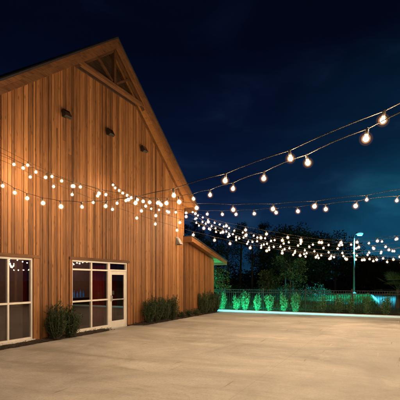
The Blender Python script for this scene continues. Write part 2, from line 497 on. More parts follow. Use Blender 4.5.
OPEN = [(5.75-TC, 8.03-TC, 0.10, 2.36), (9.53-TC, 12.42-TC, 0.03, 2.39)]
HEAD = 0.095
def siding(x0, x1, topf, rng, extra_breaks=()):
    m = MB()
    br = [x0]
    x = x0
    while x < x1 - 0.2:
        x += rng.choice((0.075, 0.095, 0.115, 0.13, 0.145)); br.append(x)
    br.append(x1)
    keep = []
    for e in extra_breaks:
        if x0 < e < x1:
            br = [q for q in br if abs(q-e) > 0.05] + [e]
    br = sorted(set(br))
    for a, b2 in zip(br[:-1], br[1:]):
        tone = min(1, max(0, rng.gauss(0.56, 0.22)))
        y = -0.022 - rng.choice((0, 0.0, 0.008, 0.014))
        g = rng.choice((0.004, 0.006, 0.009, 0.012))
        aa, bb = a+g, b2-g
        spans = [(0.04, None)]
        for (o0, o1, oz0, oz1) in OPEN:
            if aa > o0-0.001-0.0 and bb < o1+0.001:
                spans = [(oz1+HEAD+0.004, None)]
        for z0, _ in spans:
            za, zb = topf(aa), topf(bb)
            poly = [(aa, z0), (bb, z0), (bb, zb), (aa, za)]
            if aa < 0 < bb: poly = [(aa, z0), (bb, z0), (bb, zb), (0, topf(0)), (aa, za)]
            zj = rng.uniform(2.9, 6.5)
            if rng.random() < 0.3 and zj < min(za, zb)-0.5 and not (aa < 0 < bb):   # butt joint part way up
                m.prism([(aa, z0), (bb, z0), (bb, zj), (aa, zj)], y, 0.0, tone)
                m.prism([(aa, zj+0.005), (bb, zj+0.005), (bb, zb), (aa, za)], y-0.001, 0.0, min(1, max(0, tone+rng.gauss(0, 0.18))))
            else:
                m.prism(poly, y, 0.0, tone)
    return m
rng = random.Random(11)
brk = [o[0] for o in OPEN] + [o[1] for o in OPEN]
w = siding(XL, XR-0.005, lambda x: roofz(x)-0.23, rng, brk).build('gable_wall', M['siding'], barn)
w2 = siding(XR+0.005, XW, lambda x: wingz(x)-0.16, rng).build('wing_wall', M['siding'], barn)
# sheathing behind the boards, with the openings left out
def sheath():
    m = MB()
    xs = sorted([XL, OPEN[0][0], OPEN[0][1], OPEN[1][0], OPEN[1][1], 0, XR])
    for a, b2 in zip(xs[:-1], xs[1:]):
        z0 = 0.0
        for (o0, o1, oz0, oz1) in OPEN:
            if a >= o0-1e-6 and b2 <= o1+1e-6: z0 = oz1+0.02
        m.prism([(a, z0), (b2, z0), (b2, roofz(b2)-0.24), (a, roofz(a)-0.24)], 0.002, 0.14)
        for (o0, o1, oz0, oz1) in OPEN:
            if a >= o0-1e-6 and b2 <= o1+1e-6 and oz0 > 0.05: m.box(a, b2, 0.002, 0.14, 0, oz0)
    m.prism([(XR, 0), (XW, 0), (XW, wingz(XW)-0.17), (XR, wingz(XR)-0.17)], 0.002, 0.14)
    return m
sheath().build('wall_sheathing', M['backing'], barn)
# side walls and rear
m = MB()
BD = 26.0
m.box(XR-0.03, XR, 0.15, BD, WZ0-0.4, roofz(XR)-0.24)
m.box(XL, XL+0.14, 0.15, BD, 0, roofz(XR)-0.24)
m.box(XL, XR, BD, BD+0.14, 0, roofz(XR)-0.24)
m.box(XW-0.14, XW, 0.145, BD, 0, wingz(XW)-0.17)
m.build('side_wall', M['siding'], barn)
# corner boards
m = MB(); m.box(XR-0.06, XR+0.012, -0.05, -0.0305, wingz(XR)+0.02, roofz(XR)-0.3, 0.7); m.build('corner_board', M['siding'], barn)
m = MB(); m.box(XW-0.09, XW+0.02, -0.052, -0.0305, 0.04, wingz(XW)-0.2, 0.7); m.build('corner_board', M['siding'], barn)
# roof: covering, soffit boards, bargeboards
def slope_poly(x0, x1, up, dn, f):
    return [(x0, f(x0)-dn), (x1, f(x1)-dn), (x1, f(x1)-up), (x0, f(x0)-up)]
m = MB()
m.prism([( -EX-0.06, roofz(EX+0.06)-0.055), (0, ZT-0.055), (EX+0.06, roofz(EX+0.06)-0.055), (EX+0.06, roofz(EX+0.06)), (0, ZT), (-EX-0.06, roofz(EX+0.06))], -OH-0.05, BD+0.4)
# raised seams on the covering
for s in (-1, 1):
    for k in range(44):
        y = -OH + 0.6*k
        if y > BD: break
        m.bar((s*0.05, y, roofz(0.05)+0.012), (s*(EX+0.05), y, roofz(EX+0.05)+0.012), 0.03, 0.03, (0,0,1))
roof = m.build('roof', M['shingle'], barn)
m = MB()
nb = 46
for s in (-1, 1):
    for k in range(nb):   # soffit boards run along the eave
        a = s*(0.02 + (EX-0.06)*k/nb); b2 = s*(0.02+(EX-0.06)*(k+1)/nb - 0.006)
        x0, x1 = min(a, b2), max(a, b2)
        t = min(1, max(0, rng.gauss(0.55, 0.06)))
        m.prism(slope_poly(x0, x1, 0.06, 0.13+rng.uniform(0, 0.004), roofz), -OH+0.045, 0.3 if abs(x1) < XR-0.2 else BD, t)
m.build('soffit', M['soffit'], barn)
for s in (-1, 1):
    m = MB()
    xs = (0.0, s*EX)
    x0, x1 = min(xs), max(xs)
    m.prism(slope_poly(x0, x1, 0.058, 0.40, roofz), -OH, -OH+0.04, 0.3 if s < 0 else 0.5)
    m.build('bargeboard', M['fascia'], barn, bevel=0.004)
    m = MB()
    m.prism(slope_poly(x0, x1, 0.057, 0.20, roofz), -OH-0.028, -OH-0.003, 0.35)
    m.build('trim_board', M['fascia'], barn, bevel=0.003)
    m = MB()
    x0, x1 = (EX-0.04, EX) if s > 0 else (-EX, -EX+0.04)
    m.box(x0, x1, -OH+0.042, BD, roofz(EX)-0.36, roofz(EX)-0.06, 0.5); m.build('eave_fascia', M['fascia'], barn)
# frieze under the soffit along the wall
for s in (-1, 1):
    m = MB()
    xs = (0.0, s*(XR-0.01)); x0, x1 = min(xs), max(xs)
    m.prism(slope_poly(x0, x1, 0.14, 0.30, roofz), -0.058, -0.032, 0.35); m.build('frieze_board', M['fascia'], barn)
# truss ornament in the gable peak
TZ = 8.50
tx = (ZT-0.36-TZ)/SL
yb0, yb1 = -OH+0.06, -OH+0.2
m = MB(); m.box(-tx-0.02, tx+0.02, yb0, yb1, TZ-0.065, TZ+0.065, 0.85); m.build('tie_beam', M['beam'], barn, bevel=0.008)
m = MB()
n_ = 26
for k in range(n_):   # dark boards added to keep the peak dark behind the truss
    z0 = TZ+0.02 + (ZT-0.5-TZ)*k/n_; z1 = z0+(ZT-0.5-TZ)/n_-0.012
    hw = (ZT-0.30-z1)/SL
    if hw > 0.08: m.prism([(-hw, z0), (hw, z0), (hw, z1), (-hw, z1)], -0.075-0.012*(k % 2), -0.04, 0.3)
m.build('gable_peak_boards', M['peak_boards'], barn)
m = MB(); m.box(-0.055, 0.055, yb0+0.01, yb1-0.01, TZ+0.09, ZT-0.42, 0.3); m.build('king_post', M['beam'], barn, bevel=0.006)
for s in (-1, 1):
    m = MB(); m.bar((s*0.1, (yb0+yb1)/2, TZ+0.12), (s*tx*0.50, (yb0+yb1)/2, roofz(tx*0.5)-0.40), 0.08, 0.08, (0,1,0), 0.35); m.build('truss_strut', M['beam'], barn, bevel=0.006)
    m = MB(); m.bar((s*0.0, (yb0+yb1)/2, ZT-0.44), (s*(tx+0.1), (yb0+yb1)/2, roofz(tx+0.1)-0.44), 0.10, 0.08, (0,1,0), 0.35); m.build('truss_rafter', M['beam'], barn, bevel=0.006)
# wing roof
WE = 21.25-TC
m = MB(); m.prism(slope_poly(XR+0.0, WE+0.05, 0.0, 0.05, wingz), -OH-0.04, BD); m.build('wing_roof', M['shingle'], barn)
m = MB()
for k in range(30):
    a = XR+0.012+(WE-XR-0.05)*k/30; b2 = XR+0.012+(WE-XR-0.05)*(k+1)/30-0.005
    m.prism(slope_poly(a, b2, 0.052, 0.12, wingz), -OH+0.042, 0.3 if b2 < XW-0.2 else BD, min(1, max(0, rng.gauss(0.6, 0.15))))
m.build('wing_soffit', M['soffit'], barn)
m = MB(); m.prism(slope_poly(XR, WE, 0.052, 0.27, wingz), -OH, -OH+0.04, 0.6); m.build('wing_bargeboard', M['fascia'], barn, bevel=0.004)
m = MB(); m.box(XR-0.03, XR+0.01, -OH+0.0, -0.032, wingz(XR)-0.31, wingz(XR)-0.052, 0.5); m.build('wing_end_board', M['fascia'], barn, bevel=0.004)
m = MB(); m.box(WE-0.04, WE, -OH+0.042, BD, wingz(WE)-0.26, wingz(WE)-0.052, 0.6); m.build('wing_eave_fascia', M['fascia'], barn)
# interior room
m = MB(); RX0, RX1, RY = XL+0.16, XR-0.16, 3.0
m.box(RX0, RX1, RY, RY+0.1, 0, 3.2); m.box(RX0-0.1, RX0, 0.16, RY, 0, 3.2); m.box(RX1, RX1+0.1, 0.16, RY, 0, 3.2)
m.box(RX0, RX1, 0.16, RY, 3.2, 3.3)
m.build('interior_wall', M['interior'], barn)
m = MB(); m.box(RX0, RX1, 0.15, RY, -0.06, 0.012); m.build('interior_floor', M['interior_floor'], barn)

# glazing
def window(o0, o1, z0, z1, mulls, rails, skip=None):
    """a fixed storefront window: outer frame, mullions, rails, one mesh of panes per bay"""
    f = MB(); y0, y1 = -0.012, 0.075; fw = 0.055
    f.box(o0, o0+fw, y0, y1, z0, z1); f.box(o1-fw, o1, y0, y1, z0, z1)
    f.box(o0+fw, o1-fw, y0, y1, z1-fw, z1); f.box(o0+fw, o1-fw, y0, y1, z0, z0+fw)
    wi = f.build('window', M['frame'], barn, bevel=0.004)
    xs = [o0+fw] + mulls + [o1-fw]
    for x in mulls:
        mm = MB(); mm.box(x-0.028, x+0.028, y0+0.002, y1-0.002, z0+fw, z1-fw); mm.build('mullion', M['frame'], wi, bevel=0.004)
    for i in range(len(xs)-1):
        a = xs[i] + (0.028 if i else 0); b2 = xs[i+1] - (0.028 if i < len(xs)-2 else 0)
        for r in rails:
            mm = MB(); mm.box(a, b2, y0+0.004, y1-0.004, r-0.026, r+0.026); mm.build('rail', M['frame'], wi, bevel=0.004)
        zs = [z0+fw] + rails + [z1-fw]
        for j in range(len(zs)-1):
            g = MB(); g.box(a, b2, 0.028, 0.036, zs[j]+(0.026 if j else 0), zs[j+1]-(0.026 if j < len(zs)-2 else 0))
            g.build('pane', M['glass'], wi)
    return wi
o0, o1, z0, z1 = OPEN[0]
window(o0, o1, z0, z1, [6.45-TC, 7.25-TC], [1.12])
o0, o1, z0, z1 = OPEN[1]
DX0, DX1 = 11.37-TC, o1
w2_ = window(o0, DX0, z0+0.07, z1, [10.47-TC], [1.06, 2.09])
# sill
m = MB(); m.box(OPEN[0][0]-0.05, OPEN[0][1]+0.05, -0.07, 0.08, 0.035, 0.098, 0.6); m.build('window_sill', M['frame'], barn, bevel=0.006)
m = MB(); m.box(o0-0.02, DX0, -0.05, 0.08, 0.03, 0.098, 0.6); m.build('window_sill', M['frame'], barn, bevel=0.006)
# door: frame, transom pane, leaf
f = MB(); y0, y1 = -0.014, 0.08
f.box(DX0+0.001, DX0+0.055, y0, y1, 0.0, z1); f.box(DX1-0.055, DX1, y0, y1, 0.0, z1)
f.box(DX0+0.055, DX1-0.055, y0, y1, z1-0.05, z1); f.box(DX0+0.055, DX1-0.055, y0, y1, 2.07, 2.13)
df = f.build('door_frame', M['frame'], barn, bevel=0.004)
g = MB(); g.box(DX0+0.055, DX1-0.055, 0.028, 0.036, 2.13, z1-0.05); g.build('pane', M['glass'], df)
L0, L1 = DX0+0.06, DX1-0.06
f = MB(); y0, y1 = -0.006, 0.045
f.box(L0, L0+0.105, y0, y1, 0.012, 2.064); f.box(L1-0.105, L1, y0, y1, 0.012, 2.064)
f.box(L0+0.105, L1-0.105, y0, y1, 1.94, 2.064); f.box(L0+0.105, L1-0.105, y0, y1, 0.012, 0.27)
door = f.build('door', M['frame'], barn, bevel=0.005)
g = MB(); g.box(L0+0.105, L1-0.105, 0.016, 0.024, 0.27, 1.94); g.build('pane', M['glass'], door)
h = MB(); h.box(L0+0.105, L1-0.105, -0.04, -0.012, 1.02, 1.06); h.box(L0+0.11, L0+0.13, -0.0125, 0.016, 1.025, 1.055); h.box(L1-0.13, L1-0.11, -0.0125, 0.016, 1.025, 1.055)
h.build('push_bar', M['steel'], door, bevel=0.004)
h = MB(); h.box(L0+0.03, L0+0.075, -0.016, -0.0065, 0.98, 1.2); h.tube([(L0+0.052, -0.016, 1.0), (L0+0.052, -0.07, 1.0), (L0+0.052, -0.07, 1.18), (L0+0.052, -0.016, 1.18)], 0.011, 8)
h.build('handle', M['steel'], door)
h = MB(); h.box(L0+0.13, L0+0.26, 0.012, 0.0155, 1.22, 1.36); h.build('notice_plate', M['dark_metal'], door)
m = MB(); m.box(DX0-0.02, DX1+0.02, -0.16, 0.14, 0.001, 0.012); m.build('threshold', M['steel'], barn)
# heads and jamb trims
for (a, b2, zz) in ((OPEN[0][0]-0.1, OPEN[0][1]+0.22, OPEN[0][3]), (OPEN[1][0]-0.12, OPEN[1][1]+0.12, OPEN[1][3])):
    m = MB(); m.box(a, b2, -0.062, 0.0, zz+0.002, zz+HEAD, 0.2); m.build('header_board', M['fascia'], barn, bevel=0.004)
for x in (OPEN[0][1], OPEN[1][1]):
    m = MB(); m.box(x+0.004, x+0.13, -0.054, -0.0305, 0.05, (2.36 if x < 0-1 else 2.39), 0.7); m.build('jamb_board', M['siding'], barn, bevel=0.003)
m = MB(); m.box(OPEN[1][0]-0.11, OPEN[1][0]-0.004, -0.054, -0.0305, 0.05, 2.39, 0.6); m.build('jamb_board', M['siding'], barn, bevel=0.003)

# ---------------------------------------------------------------- things inside the barn
def curtain(t0, t1, y, label, z1=2.75, seed=0):
    m = MB(); rg = random.Random(seed); n = int((t1-t0)/0.02)
    vs = []; fs = []
    for i in range(n+1):
        x = t0+(t1-t0)*i/n
        d = 0.035*math.sin(i*0.85+rg.uniform(-0.2, 0.2))
        for z in (0.03, 1.4, z1):
            vs.append((x-TC, y+d*(1.25-0.2*z), z))
    for i in range(n):
        for k in range(2):
            a = i*3+k; fs.append([a, a+3, a+4, a+1])
    m.add(vs, fs)
    o = inbarn('red_curtain', m, M['curtain'], smooth=True)
    sol = o.modifiers.new('thick', 'SOLIDIFY'); sol.thickness = 0.006
    tag(o, label, 'curtain', 'red curtains inside the windows')
curtain(8.10, 8.36, 0.45, 'red curtain at the right edge inside the leftmost window', seed=1)
curtain(10.95, 11.75, 0.5, 'wide red curtain behind the glazing beside the door', seed=2)
curtain(12.35, 13.0, 0.9, 'red curtain seen through the glass of the door', seed=3)
for k, (t, lb) in enumerate(((6.9, 'dim ceiling lamp inside above the leftmost window'), (10.4, 'dim ceiling lamp inside above the entrance window'), (13.0, 'dim ceiling lamp inside above and right of the door'))):
    e = empty('ceiling_lamp', W(t, -1.7, 3.2), BRZ, lb, 'ceiling lamp', 'ceiling lamps inside the barn')
    m = MB(); m.box(-0.3, 0.3, -0.1, 0.1, -0.05, -0.002); m.build('housing', M['dark_metal'], e)
    m = MB(); m.box(-0.27, 0.27, -0.08, 0.08, -0.07, -0.052); m.build('diffuser', M['ceiling_led'], e)
counter = empty('bar_counter', BO + U*(11.72-TC) - N*1.9, BRZ, 'dark counter inside the entrance window with blue glowing bottles on top', 'counter')
m = MB(); m.box(-0.6, 0.6, -0.22, 0.22, 0.012, 1.04); m.build('counter_body', M['counter'], counter, bevel=0.01)
m = MB(); m.box(-0.65, 0.65, -0.27, 0.27, 1.04, 1.08); m.build('counter_top', M['counter'], counter, bevel=0.01)
lab = ['blue glowing short bottle at the left end of the counter', 'blue glowing tall bottle second from the left on the counter', 'blue glowing bottle in the middle of the counter row', 'blue glowing tall bottle second from the right on the counter', 'blue glowing slim bottle at the right end of the counter']
for k, (dx, hh) in enumerate(((-0.34, 0.2), (-0.17, 0.28), (0.0, 0.22), (0.17, 0.3), (0.33, 0.24))):
    hh *= 0.95
    m = MB(); m.lathe([(0.030, 0), (0.034, 0.008), (0.034, hh*0.62), (0.026, hh*0.70), (0.012, hh*0.78), (0.011, hh), (0.014, hh+0.004), (0.014, hh+0.014)], 12)
    o = m.build('bottle', M['blue_glow'], smooth=True)
    o.location = counter.location + U*dx + Vector((0, 0, 1.08)) + N*0.1
    tag(o, lab[k], 'bottle', 'blue glowing bottles on the counter')

# ---------------------------------------------------------------- wall fixtures
def wall_flood(t, h, label):
    e = empty('wall_floodlight', W(t, 0.03, h), BRZ, label, 'wall light', 'unlit floodlights high on the gable wall'); e.scale = (0.82, 0.82, 0.82)
    m = MB(); m.box(-0.09, 0.09, -0.03, 0.004, -0.1, 0.1); m.build('back_plate', M['dark_metal'], e, bevel=0.008)
    m = MB(); m.bar((0, -0.02, 0.0), (0, -0.12, 0.02), 0.05, 0.05); m.build('arm', M['dark_metal'], e)
    m = MB(); m.prism([(-0.17, -0.15), (0.17, -0.15), (0.17, 0.15), (-0.17, 0.15)], -0.06, 0.06)
    o = m.build('housing', M['dark_metal'], e, bevel=0.015); o.location = (0, -0.16, 0.0); o.rotation_euler = (R(-28), 0, 0)
    m = MB(); m.box(-0.145, 0.145, -0.066, -0.0605, -0.125, 0.125); l = m.build('lens', M['glass'], o)
    m = MB()
    for k in range(6): m.box(-0.15+0.055*k, -0.14+0.055*k, 0.061, 0.085, -0.12, 0.12)
    m.build('cooling_fins', M['dark_metal'], o)
wall_flood(9.18, 6.82, 'dark unlit floodlight nearest the left end of the gable wall')
wall_flood(11.27, 6.95, 'dark unlit floodlight below the roof peak, middle of the three')
wall_flood(13.38, 6.98, 'dark unlit floodlight closest to the right roof slope')
e = empty('wall_pack', W(16.27, 0.03, 3.55), BRZ, 'small metal wall lantern just left of the wing roof', 'wall light')
m = MB(); m.box(-0.12, 0.12, -0.025, 0.004, -0.18, 0.2); m.build('back_plate', M['grey_metal'], e, bevel=0.01)
m = MB()
vs = [(-0.12,-0.02,0.17),(0.12,-0.02,0.17),(0.12,-0.02,-0.14),(-0.12,-0.02,-0.14),(-0.08,-0.10,0.14),(0.08,-0.10,0.14),(0.15,-0.24,-0.14),(-0.15,-0.24,-0.14)]
m.add(vs, [[4,5,6,7][::-1],[0,1,5,4][::-1],[1,2,6,5][::-1],[3,0,4,7][::-1],[2,3,7,6][::-1]])
m.build('hood', M['grey_metal'], e, bevel=0.008)
m = MB(); m.box(-0.10, 0.10, -0.21, -0.04, -0.165, -0.142); m.build('lens', M['dark_metal'], e)

# ---------------------------------------------------------------- foliage
def upright_shrub_meshes(seed, height, width, nstem, leafL, leafW, dens):
    rg = random.Random(seed); fo = MB(); st = MB()
    for k in range(nstem):
        a = rg.uniform(0, 2*math.pi); rr = width*0.5*math.sqrt(rg.random())
        hh = height*(rg.uniform(0.5, 0.92) if rg.random() < 0.75 else rg.uniform(0.92, 1.06))*(1 - 0.25*(rr/(width*0.5)))
        base = Vector((0.25*rr*math.cos(a), 0.25*rr*math.sin(a), 0))
        top = Vector((rr*math.cos(a), rr*math.sin(a), hh))
        mid = (base+top)/2 + Vector((rg.uniform(-.04, .04), rg.uniform(-.04, .04), 0)) + Vector((math.cos(a), math.sin(a), 0))*rr*0.22
        st.tube([base, mid, top], [0.010, 0.007, 0.003], 4)
        n = int(dens*hh)
        tn = rg.uniform(0.1, 0.9)
        for j in range(n):
            f = rg.uniform(0.06, 1.0)
            p = base*(1-f)**2 + mid*2*f*(1-f) + top*f*f
            d = rvec(rg).normalized() + Vector((0, 0, 0.75))
            p = p + rvec(rg)*0.035
            leaf(fo, p, d, rvec(rg), leafL*rg.uniform(0.6, 1.2), leafW*rg.uniform(0.7, 1.2), min(1, max(0, tn+rg.uniform(-0.3, 0.3))))
    return fo, st
def shrub(loc, seed, height, width, label, group, mat, nstem=34, dens=62, leafL=0.10, leafW=0.022, name='shrub'):
    width *= random.Random(seed+1).uniform(0.8, 1.2)
    fo, st = upright_shrub_meshes(seed, height, width, nstem, leafL, leafW, dens)
    e = empty(name, loc, random.Random(seed).uniform(0, 6), label, 'shrub', group)
    fo.build('foliage', mat, e); st.build('stem', M['bark'], e)
    return e
GW = 'upright green shrubs along the barn wall'
for t, o, hh, ww, lb in (
    (8.62, 0.30, 1.16, 0.62, 'dark upright shrub right of the leftmost window, the left one of the pair'),
    (9.20, 0.30, 0.98, 0.60, 'dark upright shrub touching the left edge of the entrance window'),
    (13.42, 0.34, 1.02, 0.60, 'dark shrub nearest the door on its right side'),
    (13.98, 0.34, 1.22, 0.66, 'tallest shrub of the clump right of the door'),
    (14.62, 0.34, 1.08, 0.62, 'shrub in the clump right of the door, third from the door'),
    (15.25, 0.34, 1.14, 0.62, 'last shrub of the clump right of the door, before the low plants'),
    (18.55, 0.36, 1.2, 0.6, 'shrub under the wing wall, first after the low plants'),
    (19.2, 0.36, 1.22, 0.6, 'middle shrub under the wing wall'),
    (19.95, 0.36, 1.16, 0.6, 'shrub at the far end of the wing wall by the kerb')):
    shrub(W(t, o, 0.04), int(t*100), hh, ww, lb, GW, M['leaf_shrub'], nstem=46, dens=85)
for t, lb in ((16.15, 'low dark plant in the mulch, nearest the shrub clump by the door'), (16.9, 'low dark plant in the mulch below the barn corner'), (17.6, 'low dark plant in the mulch under the wing roof')):
    shrub(W(t, 0.32, 0.04), int(t*90), 0.34, 0.42, lb, 'low plants in the wall bed', M['leaf_shrub'], nstem=22, dens=90, name='low_plant')
GB = 'young shrubs lit teal along the iron fence'
bed = [(0.15, 1.12, 'teal lit shrub closest to the barn wing'), (1.02, 0.98, 'second teal lit shrub from the barn wing'), (1.55, 1.25, 'tallest teal lit shrub, third from the barn wing'),
       (2.28, 1.02, 'fourth teal lit shrub from the barn wing'), (2.95, 1.05, 'fifth teal lit shrub from the barn wing'), (3.75, 1.1, 'dim green shrub, sixth from the barn wing'),
       (4.4, 1.08, 'dim green shrub, seventh from the barn wing, before the gap'), (5.75, 0.95, 'dark shrub by the fence left of the lamp post, farther one'), (6.55, 1.0, 'dark shrub by the fence just left of the lamp post'),
       (7.2, 0.92, 'dark shrub by the fence in line with the lamp post'), (7.9, 1.02, 'dark shrub by the fence just right of the lamp post'), (8.75, 1.0, 'dark shrub by the fence at the right edge of view')]
for k, hh, lb in bed:
    shrub(W(T_EDGE+0.98, k, 0.05), int(k*100)+5, hh, 0.5, lb, GB, M['leaf_bed'], nstem=26, dens=55, leafL=0.11, leafW=0.035, name='bed_shrub')

# ---------------------------------------------------------------- teal floodlights in the bed
e = empty('floodlight', W(T_EDGE+0.03, -2.6, 2.1), 0, 'teal floodlight on the side wall of the wing, behind its corner', 'floodlight')
d = (U*0.55 + N*0.8); e.rotation_euler = (0, 0, math.atan2(d.y, d.x) - math.pi/2)
m = MB(); m.box(-0.07, 0.07, -0.05, 0.02, -0.07, 0.07); m.build('back_plate', M['dark_metal'], e, bevel=0.006)
m = MB(); m.bar((0, 0.0, 0), (0, 0.12, 0), 0.04, 0.04); m.build('arm', M['dark_metal'], e)
m = MB(); m.box(-0.18, 0.18, -0.06, 0.04, -0.13, 0.13)
o = m.build('housing', M['dark_metal'], e, bevel=0.008); o.location = (0, 0.18, 0); o.rotation_euler = (R(-12), 0, 0)
m = MB(); m.add([(-0.15, 0.044, -0.1), (-0.15, 0.044, 0.1), (0.15, 0.044, 0.1), (0.15, 0.044, -0.1)], [[0, 1, 2, 3]])
m.build('lens', M['teal_lens'], o)
def spot(name, energy, col, ang, parent, loc, rot, rad=0.1):
    l = bpy.data.lights.new(name, 'SPOT'); l.energy = energy; l.color = col; l.spot_size = R(ang); l.spot_blend = 0.6; l.shadow_soft_size = rad
    ob = bpy.data.objects.new(name, l); COL.objects.link(ob); ob.parent = parent; ob.location = loc; ob.rotation_euler = rot
    return ob
spot('flood_beam', 700, (0.02, 0.92, 0.70), 150, o, (0, 0.1, 0), (R(90), 0, 0))
for k, pw, lb in ((0.2, 75, 'small teal uplight at the foot of the shrub closest to the barn wing'), (1.02, 80, 'small teal uplight at the foot of the second lit shrub'), (1.62, 95, 'small teal uplight at the foot of the tallest lit shrub'), (2.32, 80, 'small teal uplight at the foot of the fourth lit shrub'), (3.0, 60, 'small teal uplight at the foot of the fifth lit shrub'), (3.8, 44, 'small weak teal uplight at the foot of the sixth shrub'), (4.45, 30, 'small weak teal uplight at the foot of the seventh shrub')):
    e = empty('uplight', W(T_EDGE+0.30, k, 0.05), BRZ - math.pi/2, lb, 'uplight', 'teal uplights behind the kerb')
    m = MB(); m.lathe([(0.02, 0), (0.02, 0.02)], 8); m.build('stake', M['dark_metal'], e)
    m = MB(); m.tube([(0, -0.04, 0), (0, 0.035, 0)], [0.022, 0.026], 10); h = m.build('housing', M['dark_metal'], e); h.location = (0, 0, 0.03); h.rotation_euler = (R(40), 0, 0)
    m = MB(); m.add([(0.022*math.cos(a), 0.037, 0.022*math.sin(a)) for a in [2*math.pi*i/10 for i in range(10)]], [list(range(10))]); m.build('lens', M['teal_lens'], h)
    spot('uplight_beam', pw*1.7, (0.02, 0.92, 0.55), 150, h, (0, 0.06, 0), (R(90), 0, 0), 0.03)
m = MB(); m.box(T_EDGE-TC-0.018, T_EDGE-TC-0.001, -12.0, -0.02, 0.02, 0.10)
tag(inbarn('light_strip', m, M['led_strip']), 'glowing teal light strip along the kerb in front of the lit shrubs', 'light strip')

# ---------------------------------------------------------------- iron fence
def fence():
    TF = T_EDGE + 1.55
    e = empty('iron_fence', W(TF, 0), BRZ, 'low black iron picket fence running behind the shrub bed', 'fence')
    k0, k1 = -7.0, 26.0
    H = 1.2
    # local: x = along U (away), y = -N ; fence runs along -y
    m = MB()
    n = int((k1-k0)/0.115)
    for i in range(n):
        k = k0 + (k1-k0)*i/n
        m.box(-0.009, 0.009, -k-0.009, -k+0.009, 0.08, H-0.02)
    m.build('picket_panel', M['fence_metal'], e)
    for z in (0.16, H-0.16, H-0.01):
        m = MB(); m.box(-0.016, 0.016, -k1, -k0, z-0.016, z+0.016); m.build('rail', M['fence_metal'], e)
    k = k0
    while k <= k1:
        m = MB(); m.box(-0.03, 0.03, -k-0.03, -k+0.03, 0, H+0.06); m.box(-0.036, 0.036, -k-0.036, -k+0.036, H+0.06, H+0.085)
        m.build('post', M['fence_metal'], e)
        k += 2.36
fence()

# ---------------------------------------------------------------- street lamp
LP = Vector((14.63, 38.0, 0))
e = empty('street_lamp', LP, 0, 'tall pale street lamp with a lit blue white head beyond the fence', 'street lamp')
m = MB(); m.lathe([(0.2, 0), (0.2, 0.5), (0.17, 0.55)], 14); m.build('base', M['kerb'], e)
m = MB(); m.tube([(0, 0, 0.5), (0, 0, 6.0)], [0.085, 0.06], 12); m.build('pole', M['lamp_pole'], e, smooth=True)
m = MB(); m.tube([(0, 0, 5.92), (0.12, -0.01, 6.1), (0.3, -0.02, 6.18)], [0.05, 0.045, 0.04], 8); m.build('arm', M['grey_metal'], e, smooth=True)
m = MB()
vs = []
m.prism([(0.18, 6.13), (0.85, 6.17), (0.85, 6.24), (0.6, 6.31), (0.26, 6.29)], -0.2, 0.16); hd = m.build('lamp_head', M['grey_metal'], e, bevel=0.02)
m = MB(); 
m.lathe([(0.03, -0.17), (0.17, -0.16), (0.26, -0.10), (0.30, -0.01), (0.30, 0.015)], 18); l = m.build('lens', M['lamp_lens'], hd, smooth=True); l.location = (0.54, -0.02, 6.14)
m = MB(); m.add([(-0.2, -0.11, 0), (0.2, -0.11, 0), (0.2, 0.11, 0), (-0.2, 0.11, 0)], [[3, 2, 1, 0]]); l = m.build('led_array', M['lamp_led'], hd); l.location = (0.54, -0.02, 5.962)
spot('lamp_beam', 20000, (0.05, 0.62, 0.80), 140, hd, (0.54, -0.02, 5.9), (0, 0, 0), 0.15)

# ---------------------------------------------------------------- trees beyond the fence
def crown_mesh(seed, rx, rz, nclump, per, L, w, pine=False):
    rg = random.Random(seed); m = MB(); cs = []
    for c in range(nclump):
        v = rvec(rg)
        v = v.normalized()*(v.length**0.45)
        p = Vector((v.x*rx, v.y*rx, v.z*rz))
        if pine: p = Vector((p.x*(0.65-0.45*v.z), p.y*(0.65-0.45*v.z), p.z))
        cs.append(p)
        cr = rg.uniform(0.16, 0.34)*rx*(1.2 if pine else 1.35)
        tn = rg.random()
        for j in range(int(per*rg.uniform(0.5, 1.3))):
            q = rvec(rg); 
            pos = p + Vector((q.x*cr*1.2, q.y*cr*1.2, q.z*cr*(0.45 if pine else 0.75)))
            d = rvec(rg) + Vector((q.x, q.y, q.z*0.5 - 0.1))
            leaf(m, pos, d, rvec(rg), L*rg.uniform(0.5, 1.3), w*rg.uniform(0.6, 1.3), min(1, max(0, tn*0.7+rg.uniform(0, 0.4))))
    return m, cs
